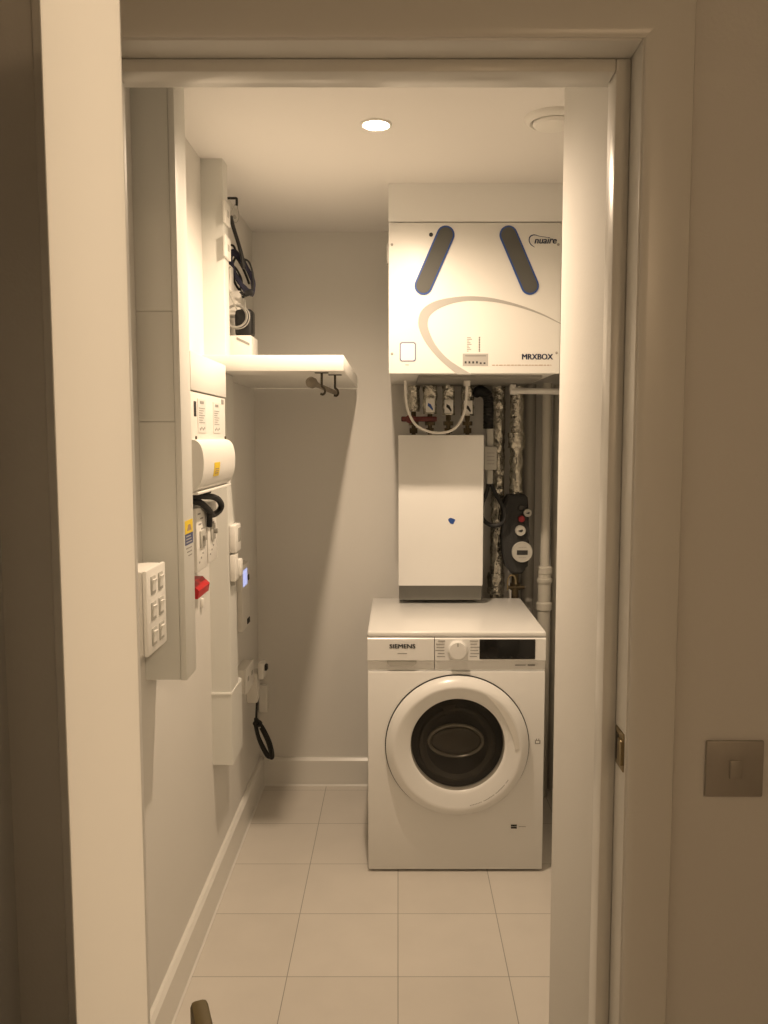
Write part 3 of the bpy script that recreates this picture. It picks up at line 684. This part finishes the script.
def plastic_trunk(bm, y0, y1, z0, z1, dx=0.065, r=0.022):
    pts = [(XL, y0), (XL + dx - 0.006, y0), (XL + dx - 0.0015, y0 + 0.0015), (XL + dx, y0 + 0.006)]
    for k in range(7):
        t = PI / 2 * k / 6
        pts.append((XL + dx - r + r * math.cos(t), y1 - r + r * math.sin(t)))
    pts.append((XL, y1))
    loft(bm, [[(x, y, z) for x, y in pts] for z in (z0, z1)])
tu = thing('trunking', (-0.555, 2.6, 1.715), 'white trunking running from the shelf up to the ceiling', 'trunking', 'vertical cable trunking')
bm = nb(); plastic_trunk(bm, 2.561, 2.645, 1.716, ZC, 0.066); obj('channel', bm, 'trunk', tu)
tc = thing('trunking', (-0.555, 2.63, 0.44), 'white rounded trunking below the shelf ending above the baseboard', 'trunking', 'vertical cable trunking')
bm = nb(); plastic_trunk(bm, 2.571, 2.715, 0.668, 1.665, 0.062, 0.035); obj('channel', bm, 'trunk', tc)
bm = nb(); plastic_trunk(bm, 2.566, 2.77, 0.437, 0.665, 0.064, 0.04); obj('end_section', bm, 'trunk', tc, 'wider bottom section')
bm = nb(); plastic_trunk(bm, 2.564, 2.718, 0.664, 0.670, 0.0645, 0.036); obj('joint_band', bm, 'panelwhite', tc, 'bright white joint line')

# network plates on the upper trunking
def wallplate(y, z, label, x=XL + 0.066):
    t = thing('network_plate', (x, y, z), label, 'wall plate', 'white plates on the upper trunking')
    obj('plate', bx(x, x + 0.008, y - 0.043, y + 0.036, z - 0.032, z + 0.032, 0.002), 'plastic', t)
    obj('port', bx(x + 0.0065, x + 0.0085, y - 0.012, y + 0.012, z - 0.010, z + 0.010, 0.0005), 'lightgrey', t)
wallplate(2.590, 2.142, 'upper white network plate on the trunking beside the dark cables')
wallplate(2.590, 2.042, 'lower white network plate on the trunking beside the dark cables')

# ---------------------------------------------------------------- consumer unit
cu = thing('consumer_unit', (-0.54, 2.235, 1.33), 'white consumer unit with printed labels and a curved flap', 'fuse box')
CX = -0.499
obj('casing', bx(XL, CX - 0.002, 2.032, 2.436, 1.335, 1.5835, 0.003), 'plastic2', cu)
obj('top_cover', bx(XL, CX + 0.001, 2.028, 2.440, 1.586, 1.679, 0.002), 'plastic', cu, 'plain white upper cover')
def lab(y0, y1, z0, z1):
    l = obj('label', bx(CX - 0.003, CX - 0.0008, y0, y1, z0, z1), 'panelwhite', cu, 'white printed label')
    obj('heading', bx(CX - 0.001, CX - 0.0002, y0 + (y1 - y0) * 0.3, y0 + (y1 - y0) * 0.75, z1 - 0.012, z1 - 0.005), 'greyprint', l)
    bm = nb()
    for k in range(7): box(bm, CX - 0.001, CX - 0.0002, y0 + 0.012, y1 - 0.012 - 0.012 * (k % 3), z1 - 0.024 - k * 0.006, z1 - 0.0225 - k * 0.006)
    obj('print', bm, 'greyprint', l); bm = nb()
    for k in range(4): box(bm, CX - 0.001, CX - 0.0002, y0 + 0.018 + k * 0.016, y0 + 0.026 + k * 0.016, z0 + 0.006 + 0.003 * (k % 2), z0 + 0.012 + 0.003 * (k % 2))
    obj('diagram', bm, 'greyprint', l)
lab(2.10, 2.185, 1.483, 1.568); lab(2.275, 2.36, 1.483, 1.566)
obj('indicator_slot', bx(CX - 0.0035, CX - 0.001, 2.062, 2.086, 1.523, 1.560, 0.0008), 'darkgrey', cu, 'dark vertical slot')
obj('approval_mark', bx(CX - 0.0025, CX - 0.0012, 2.385, 2.415, 1.5655, 1.5785), 'greyprint', cu)
for y in (2.075, 2.425): obj('screw', cy((CX - 0.003, y, 1.4705), (CX + 0.001, y, 1.4705), 0.0042, seg=10), 'brassfit', cu)
fl = [(CX - 0.004, 1.466), (CX + 0.007, 1.464), (CX + 0.016, 1.457), (CX + 0.0225, 1.444), (CX + 0.026, 1.425), (CX + 0.0265, 1.405), (CX + 0.0245, 1.383), (CX + 0.019, 1.363), (CX + 0.012, 1.348), (CX - 0.004, 1.336)]
fl2 = [(p.x, p.z) for p in smooth_pts([(a, 0, b) for a, b in fl], 4)]
bm = nb(); prism(bm, fl2, 'xz', 2.034, 2.428); flap = obj('flap', bm, 'plastic', cu, 'curved white flap over the breakers', smooth=40)
obj('lip', bx(CX - 0.004, CX + 0.012, 2.034, 2.436, 1.3305, 1.3375, 0.002), 'plastic', flap)
# yellow sticker following the curve
def curve_x(z):
    for (x0, z0), (x1, z1) in zip(fl2[:-1], fl2[1:]):
        if z1 <= z <= z0: return x0 + (x1 - x0) * (z0 - z) / max(1e-6, z0 - z1)
    return CX
bm = nb(); zs = [1.3705 + k * 0.004 for k in range(10)]
loft(bm, [[(curve_x(z) + e, y, z) for y, e in ((2.152, 0.0), (2.218, 0.0), (2.218, 0.0008), (2.152, 0.0008))] for z in zs])
ys = obj('warning_sticker', bm, 'yellow', flap, 'small yellow sticker')
bm = nb()
for z in (1.3775, 1.383, 1.3885):
    loft(bm, [[(curve_x(zz) + e, y, zz) for y, e in ((2.165, 0.0005), (2.205, 0.0005), (2.205, 0.0012), (2.165, 0.0012))] for zz in (z, z + 0.0024)])
obj('print', bm, 'brownprint', ys)

# isolator modules under the consumer unit
def isolator(y0, y1, z0, z1, label, lever):
    t = thing('isolator_switch', (-0.555, (y0 + y1) / 2, z0), label, 'isolator', 'isolators below the consumer unit')
    X = -0.525
    bd = obj('housing', bx(XL, X, y0, y1, z0, z1, 0.003), 'plastic', t)
    bm = nb()
    for k in range(5):
        yy = y0 + 0.014 + (k * 29 % 50) / 1000
        box(bm, X - 0.0006, X + 0.0006, yy, yy + 0.03, z1 - 0.018 - k * 0.014, z1 - 0.014 - k * 0.014)
    obj('print', bm, 'greyprint', bd); bm = nb()
    for k in range(3): box(bm, X - 0.0006, X + 0.0006, y0 + 0.02 + 0.02 * k, y0 + 0.03 + 0.02 * k, z0 + 0.022 + 0.01 * k, z0 + 0.027 + 0.01 * k)
    obj('lower_print', bm, 'greyprint', bd)
    zc = z0 + 0.085
    lv = obj('switch_window', bx(X - 0.001, X + 0.004, y0 + 0.03, y1 - 0.03, zc - 0.024, zc + 0.022, 0.002), 'lightgrey', t)
    obj('lever', bx(X + 0.001, X + 0.011 + lever, y0 + 0.050, y1 - 0.050, zc - 0.006, zc + 0.009, 0.002), 'grey', lv, 'grey switch lever')
isolator(2.165, 2.283, 1.117, 1.286, 'isolator nearer the large trunking with a grey lever', 0.0)
isolator(2.293, 2.405, 1.122, 1.290, 'isolator next to the rounded trunking with a grey lever standing further out', 0.004)
# meter tails: thick black cable loops between fuse box and isolators
bm = nb()
tube(bm, [(-0.552, 2.17, 1.322), (-0.530, 2.175, 1.319), (-0.512, 2.20, 1.316), (-0.500, 2.25, 1.311), (-0.497, 2.31, 1.298), (-0.500, 2.355, 1.278), (-0.508, 2.35, 1.262), (-0.514, 2.30, 1.258), (-0.512, 2.25, 1.275), (-0.524, 2.20, 1.300), (-0.550, 2.175, 1.306)], 0.0085, seg=12)
tube(bm, [(-0.513, 2.262, 1.266), (-0.515, 2.272, 1.245), (-0.5165, 2.276, 1.228)], 0.0075, seg=12)
tag(obj('meter_tail', bm, 'rubber'), 'thick black cable looped under the fuse box flap', 'cable')
tag(obj('cable_entry', bx(XL, -0.512, 2.20, 2.29, 1.3185, 1.3295, 0.004), 'darkgrey'), 'dark grey cable entry block just under the fuse box', 'cable block')
# red box
rb = thing('red_switch', (-0.565, 2.27, 1.035), 'small red box on the left wall beyond the large trunking', 'switch box')
bm = nb(); prism(bm, [(XL, 1.036), (XL, 1.078), (XL + 0.030, 1.078), (XL + 0.050, 1.058), (XL + 0.046, 1.036)], 'xz', 2.225, 2.355); obj('body', bm, 'red', rb)
obj('cable_stub', cy((XL + 0.02, 2.26, 1.077), (XL + 0.02, 2.26, 1.116), 0.009, seg=12), 'rubber', rb)
tag(obj('cable_clip', bx(XL, XL + 0.010, 2.44, 2.458, 0.968, 0.995, 0.003), 'plastic'), 'tiny white clip on the wall below the red box', 'clip')

# thermostat, connector, lit controller
th = thing('thermostat', (-0.515, 2.62, 1.112), 'small white thermostat with a grey screen on the rounded trunking', 'thermostat')
obj('body', bx(-0.5248, -0.505, 2.575, 2.668, 1.112, 1.199, 0.004), 'plastic', th)
obj('screen', bx(-0.5055, -0.5035, 2.622, 2.660, 1.142, 1.186, 0.001), 'grey', th, 'grey screen')
cb = thing('wall_connector', (-0.515, 2.62, 1.01), 'white cable connector box on the trunking below the thermostat', 'junction box')
obj('body', bx(-0.5248, -0.506, 2.575, 2.625, 1.022, 1.108, 0.005), 'plastic', cb)
obj('socket_end', bx(-0.5248, -0.500, 2.627, 2.672, 1.030, 1.085, 0.006), 'plastic', cb)
obj('lower_clip', bx(-0.5248, -0.512, 2.590, 2.612, 1.008, 1.0215, 0.002), 'lightgrey', cb)
ct = thing('heating_controller', (-0.575, 3.08, 0.76), 'slim wall controller with a small glowing blue-white display', 'controller')
obj('body', bx(XL, -0.567, 3.00, 3.15, 0.762, 1.005, 0.003), 'plastic2', ct)
obj('display', bx(-0.568, -0.5655, 3.02, 3.10, 0.925, 0.985, 0.0005), 'led', ct, 'glowing blue-white display')
obj('lower_buttons', bx(-0.568, -0.564, 3.09, 3.135, 0.772, 0.792, 0.0005), 'darkgrey', ct)
obj('upper_button', bx(-0.568, -0.564, 3.115, 3.135, 0.935, 0.955, 0.0005), 'darkgrey', ct)

# sockets low on the left wall and the back wall
ds = thing('double_socket', (-0.57, 3.05, 0.52), 'white double socket on the left wall above the hanging dark cable', 'socket')
obj('pattress', bx(XL, -0.556, 2.955, 3.105, 0.545, 0.633, 0.003), 'plastic2', ds)
obj('face_plate', bx(-0.5555, -0.548, 2.953, 3.107, 0.543, 0.635, 0.002), 'plastic', ds)
for y in (2.99, 3.07): obj('rocker', bx(-0.549, -0.5468, y - 0.012, y + 0.012, 0.585, 0.60), 'lightgrey', ds)
pl = thing('plug', (-0.53, 3.2, 0.44), 'white plug with a dark cable on the left wall near the rear corner', 'plug')
obj('adaptor', bx(XL, -0.545, 3.16, 3.235, 0.445, 0.56, 0.005), 'plastic2', pl)
obj('plug_top', bx(-0.5445, -0.520, 3.165, 3.23, 0.535, 0.60, 0.008), 'plastic', pl)
obj('cord_grip', bx(-0.523, -0.510, 3.185, 3.215, 0.565, 0.588, 0.004), 'rubber', pl, 'dark cord grip')
tag(obj('corner_socket', bx(-0.584, -0.547, YB - 0.03, YB, 0.322, 0.438, 0.005), 'plastic'), 'pale outlet box on the rear wall by the left corner', 'socket')
bm = nb()
tube(bm, [(-0.553, 3.20, 0.447), (-0.556, 3.20, 0.40), (-0.558, 3.20, 0.36)], 0.0045)
tube(bm, [(-0.560, 3.20, 0.365), (-0.550, 3.20, 0.30), (-0.520, 3.20, 0.235), (-0.502, 3.20, 0.210), (-0.494, 3.20, 0.222), (-0.505, 3.20, 0.275), (-0.530, 3.20, 0.330), (-0.553, 3.20, 0.362)], 0.0065, closed=True)
tube(bm, [(-0.563, 3.19, 0.355), (-0.548, 3.185, 0.29), (-0.522, 3.185, 0.232), (-0.508, 3.19, 0.215), (-0.503, 3.19, 0.228), (-0.515, 3.19, 0.28), (-0.54, 3.19, 0.335)], 0.005)
tube(bm, [(-0.566, 3.20, 0.350), (-0.545, 3.188, 0.346), (-0.540, 3.20, 0.352), (-0.553, 3.212, 0.356)], 0.006, closed=True)
tag(obj('hanging_cable', bm, 'rubber'), 'dark looped cable hanging near the floor in the rear left corner', 'cable')

# ---------------------------------------------------------------- grid switch box nearest the doorway
gs = thing('grid_switch', (-0.55, 1.775, 1.014), 'surface-mounted white box of six rocker switches beside the door frame', 'switch')
GX = -0.519
GZ0, GZ1 = 1.016, 1.194
obj('back_box', bx(XL, GX - 0.010, 1.706, 1.843, GZ0, GZ1, 0.004), 'plastic2', gs)
obj('face_plate', bx(GX - 0.0095, GX, 1.704, 1.845, GZ0 - 0.002, GZ1 + 0.002, 0.004), 'plastic', gs)
for r in range(3):
    for c in range(2):
        yc, zc = 1.747 + c * 0.055, GZ1 - 0.034 - r * 0.055
        rk = obj('rocker_surround', bx(GX - 0.001, GX + 0.002, yc - 0.016, yc + 0.016, zc - 0.019, zc + 0.019, 0.001), 'lightgrey', gs)
        bm = nb(); prism(bm, [(GX, zc - 0.012), (GX + 0.003, zc - 0.012), (GX + 0.0035, zc), (GX + 0.007, zc + 0.012), (GX, zc + 0.012)], 'xz', yc - 0.010, yc + 0.010); obj('rocker', bm, 'plastic', rk)

# ---------------------------------------------------------------- hall light switch
ls = thing('light_switch', (0.5, YF, 0.94), 'square satin metal light switch on the hallway wall', 'light switch')
lx, lz = 0.497, 0.983
obj('plate', bx(lx - 0.0425, lx + 0.0425, YF - 0.007, YF, lz - 0.0425, lz + 0.0425, 0.0022), 'switchplate', ls)
obj('rocker', bx(lx - 0.0085, lx + 0.0095, YF - 0.0105, YF - 0.006, lz - 0.0145, lz + 0.0145, 0.002), 'switchplate', ls)

# ---------------------------------------------------------------- cables and boxes above the shelf
hk = tag(obj('wall_hook', tb([(XL, 2.86, 2.262), (-0.575, 2.86, 2.264), (-0.541, 2.86, 2.264), (-0.537, 2.86, 2.262), (-0.537, 2.86, 2.24)], 0.0042, sub=5), 'blackpl'), 'black angled hook high on the left wall near the ceiling', 'hook')
bm = nb(); 
tube(bm, [(-0.539, 2.858, 2.247), (-0.556, 2.862, 2.22), (-0.552, 2.86, 2.195), (-0.540, 2.86, 2.185), (-0.530, 2.86, 2.205), (-0.536, 2.858, 2.243)], 0.0014, closed=True, seg=6)
cyl(bm, (-0.544, 2.852, 2.203), (-0.544, 2.862, 2.203), 0.0055, seg=10)
tag(obj('wire_tie', bm, 'lightgrey'), 'thin clear looped tie hanging below the black hook', 'tie')
def loops(name, m, c, rx, rz, n, r, label, cat, tilt=0.0, seed=1, sx=0.5):
    rnd = random.Random(seed); pts = []
    for k in range(n * 9):
        t = 2 * PI * k / 9
        pts.append((c[0] + (rx * (1 + rnd.uniform(-.18, .18))) * math.cos(t) + tilt * rz * math.sin(t), c[1] + sx * (rnd.uniform(-.02, .02)), c[2] + rz * (1 + rnd.uniform(-.15, .15)) * math.sin(t)))
    bm = nb(); tube(bm, pts, r, seg=8, sub=5); return tag(obj(name, bm, m), label, cat)
tag(obj('strap', tb([(-0.553, 2.835, 2.200), (-0.545, 2.836, 2.165), (-0.530, 2.836, 2.115), (-0.518, 2.836, 2.07), (-0.512, 2.836, 2.03)], 0.0065), 'blackpl'), 'straight black cord slanting down into the dark blue cable bundle', 'cord')
loops('cable_bundle', 'bluecable', (-0.524, 2.865, 2.022), 0.025, 0.066, 11, 0.0045, 'tangled bundle of dark blue cable on the wall above the shelf', 'cable', tilt=-0.42, seed=4, sx=0.3)
bm = nb()
tube(bm, [(-0.575, 2.892, 2.118), (-0.555, 2.888, 2.115), (-0.548, 2.888, 2.085), (-0.560, 2.888, 2.05), (-0.555, 2.888, 2.0), (-0.535, 2.888, 1.965), (-0.515, 2.888, 1.95)], 0.004)
tube(bm, [(-0.575, 2.892, 2.112), (-0.545, 2.892, 2.075), (-0.52, 2.892, 2.03), (-0.505, 2.892, 1.99)], 0.004)
tube(bm, [(-0.572, 2.892, 2.05), (-0.552, 2.892, 2.045), (-0.53, 2.892, 2.0), (-0.54, 2.892, 1.955), (-0.52, 2.892, 1.945)], 0.0035)
tag(obj('black_cables', bm, 'rubber'), 'crossing black cables behind the dark blue bundle', 'cable')
ch = thing('charger_lead', (-0.49, 2.86, 1.94), 'black lead arching out from the cable bundle to a small plug', 'cable')
obj('lead', tb([(-0.520, 2.845, 2.065), (-0.498, 2.845, 2.055), (-0.485, 2.845, 2.02), (-0.484, 2.845, 1.975), (-0.492, 2.845, 1.953), (-0.51, 2.845, 1.943), (-0.528, 2.845, 1.955)], 0.0032), 'rubber', ch)
obj('plug_end', bx(-0.510, -0.484, 2.832, 2.852, 1.944, 1.960, 0.003), 'blackpl', ch)
tag(obj('adaptor', bx(XL, -0.549, 2.79, 2.85, 1.952, 2.035, 0.004), 'plastic'), 'white plug-in adaptor on the wall below the cable bundle', 'adaptor')
tag(obj('wall_box', bx(XL, -0.530, 2.87, 2.95, 1.885, 1.965, 0.004), 'plastic2'), 'grey-white wall box between the cables and the black router', 'junction box')
bm = nb()
for dx, rr, yy in ((-0.010, 0.034, 2.835), (-0.006, 0.04, 2.842), (-0.008, 0.037000000000000005, 2.828)):
    tube(bm, [(-0.531 + dx + rr * math.cos(2 * PI * k / 12), yy, 1.874 + rr * math.sin(2 * PI * k / 12)) for k in range(12)], 0.0022, closed=True, seg=8, sub=3)
tube(bm, [(-0.515, 2.86, 1.94), (-0.513, 2.85, 1.92), (-0.510, 2.842, 1.895)], 0.0022, seg=8)
tag(obj('cable_coil', bm, 'grey'), 'small coil of grey cable hanging in front of the black router', 'cable')
tag(obj('grey_lead', tb([(-0.520, 2.655, 2.0), (-0.527, 2.66, 1.995), (-0.535, 2.70, 1.975), (-0.545, 2.74, 1.945), (-0.540, 2.78, 1.915), (-0.535, 2.82, 1.895)], 0.0026), 'lightgrey'), 'pale lead curving from the lower network plate to the cable coil', 'cable')
tag(obj('router', bx(-0.553, -0.492, 2.865, 2.93, 1.812, 1.905, 0.014, seg=4), 'blackpl'), 'small black rounded box standing on the white box above the shelf', 'router')
fb = thing('fibre_box', (-0.54, 2.9, 1.714), 'white network box standing on the shelf under the black router', 'network box')
obj('body', bx(XL + 0.001, -0.490, 2.835, 2.96, 1.7145, 1.812, 0.004), 'plastic', fb)
bm = nb(); prism(bm, [(-0.540, 1.806), (-0.497, 1.786), (-0.497, 1.778), (-0.540, 1.798)], 'xz', 2.8335, 2.836); obj('vent_slot', bm, 'grey', fb, 'grey diagonal line on the front')
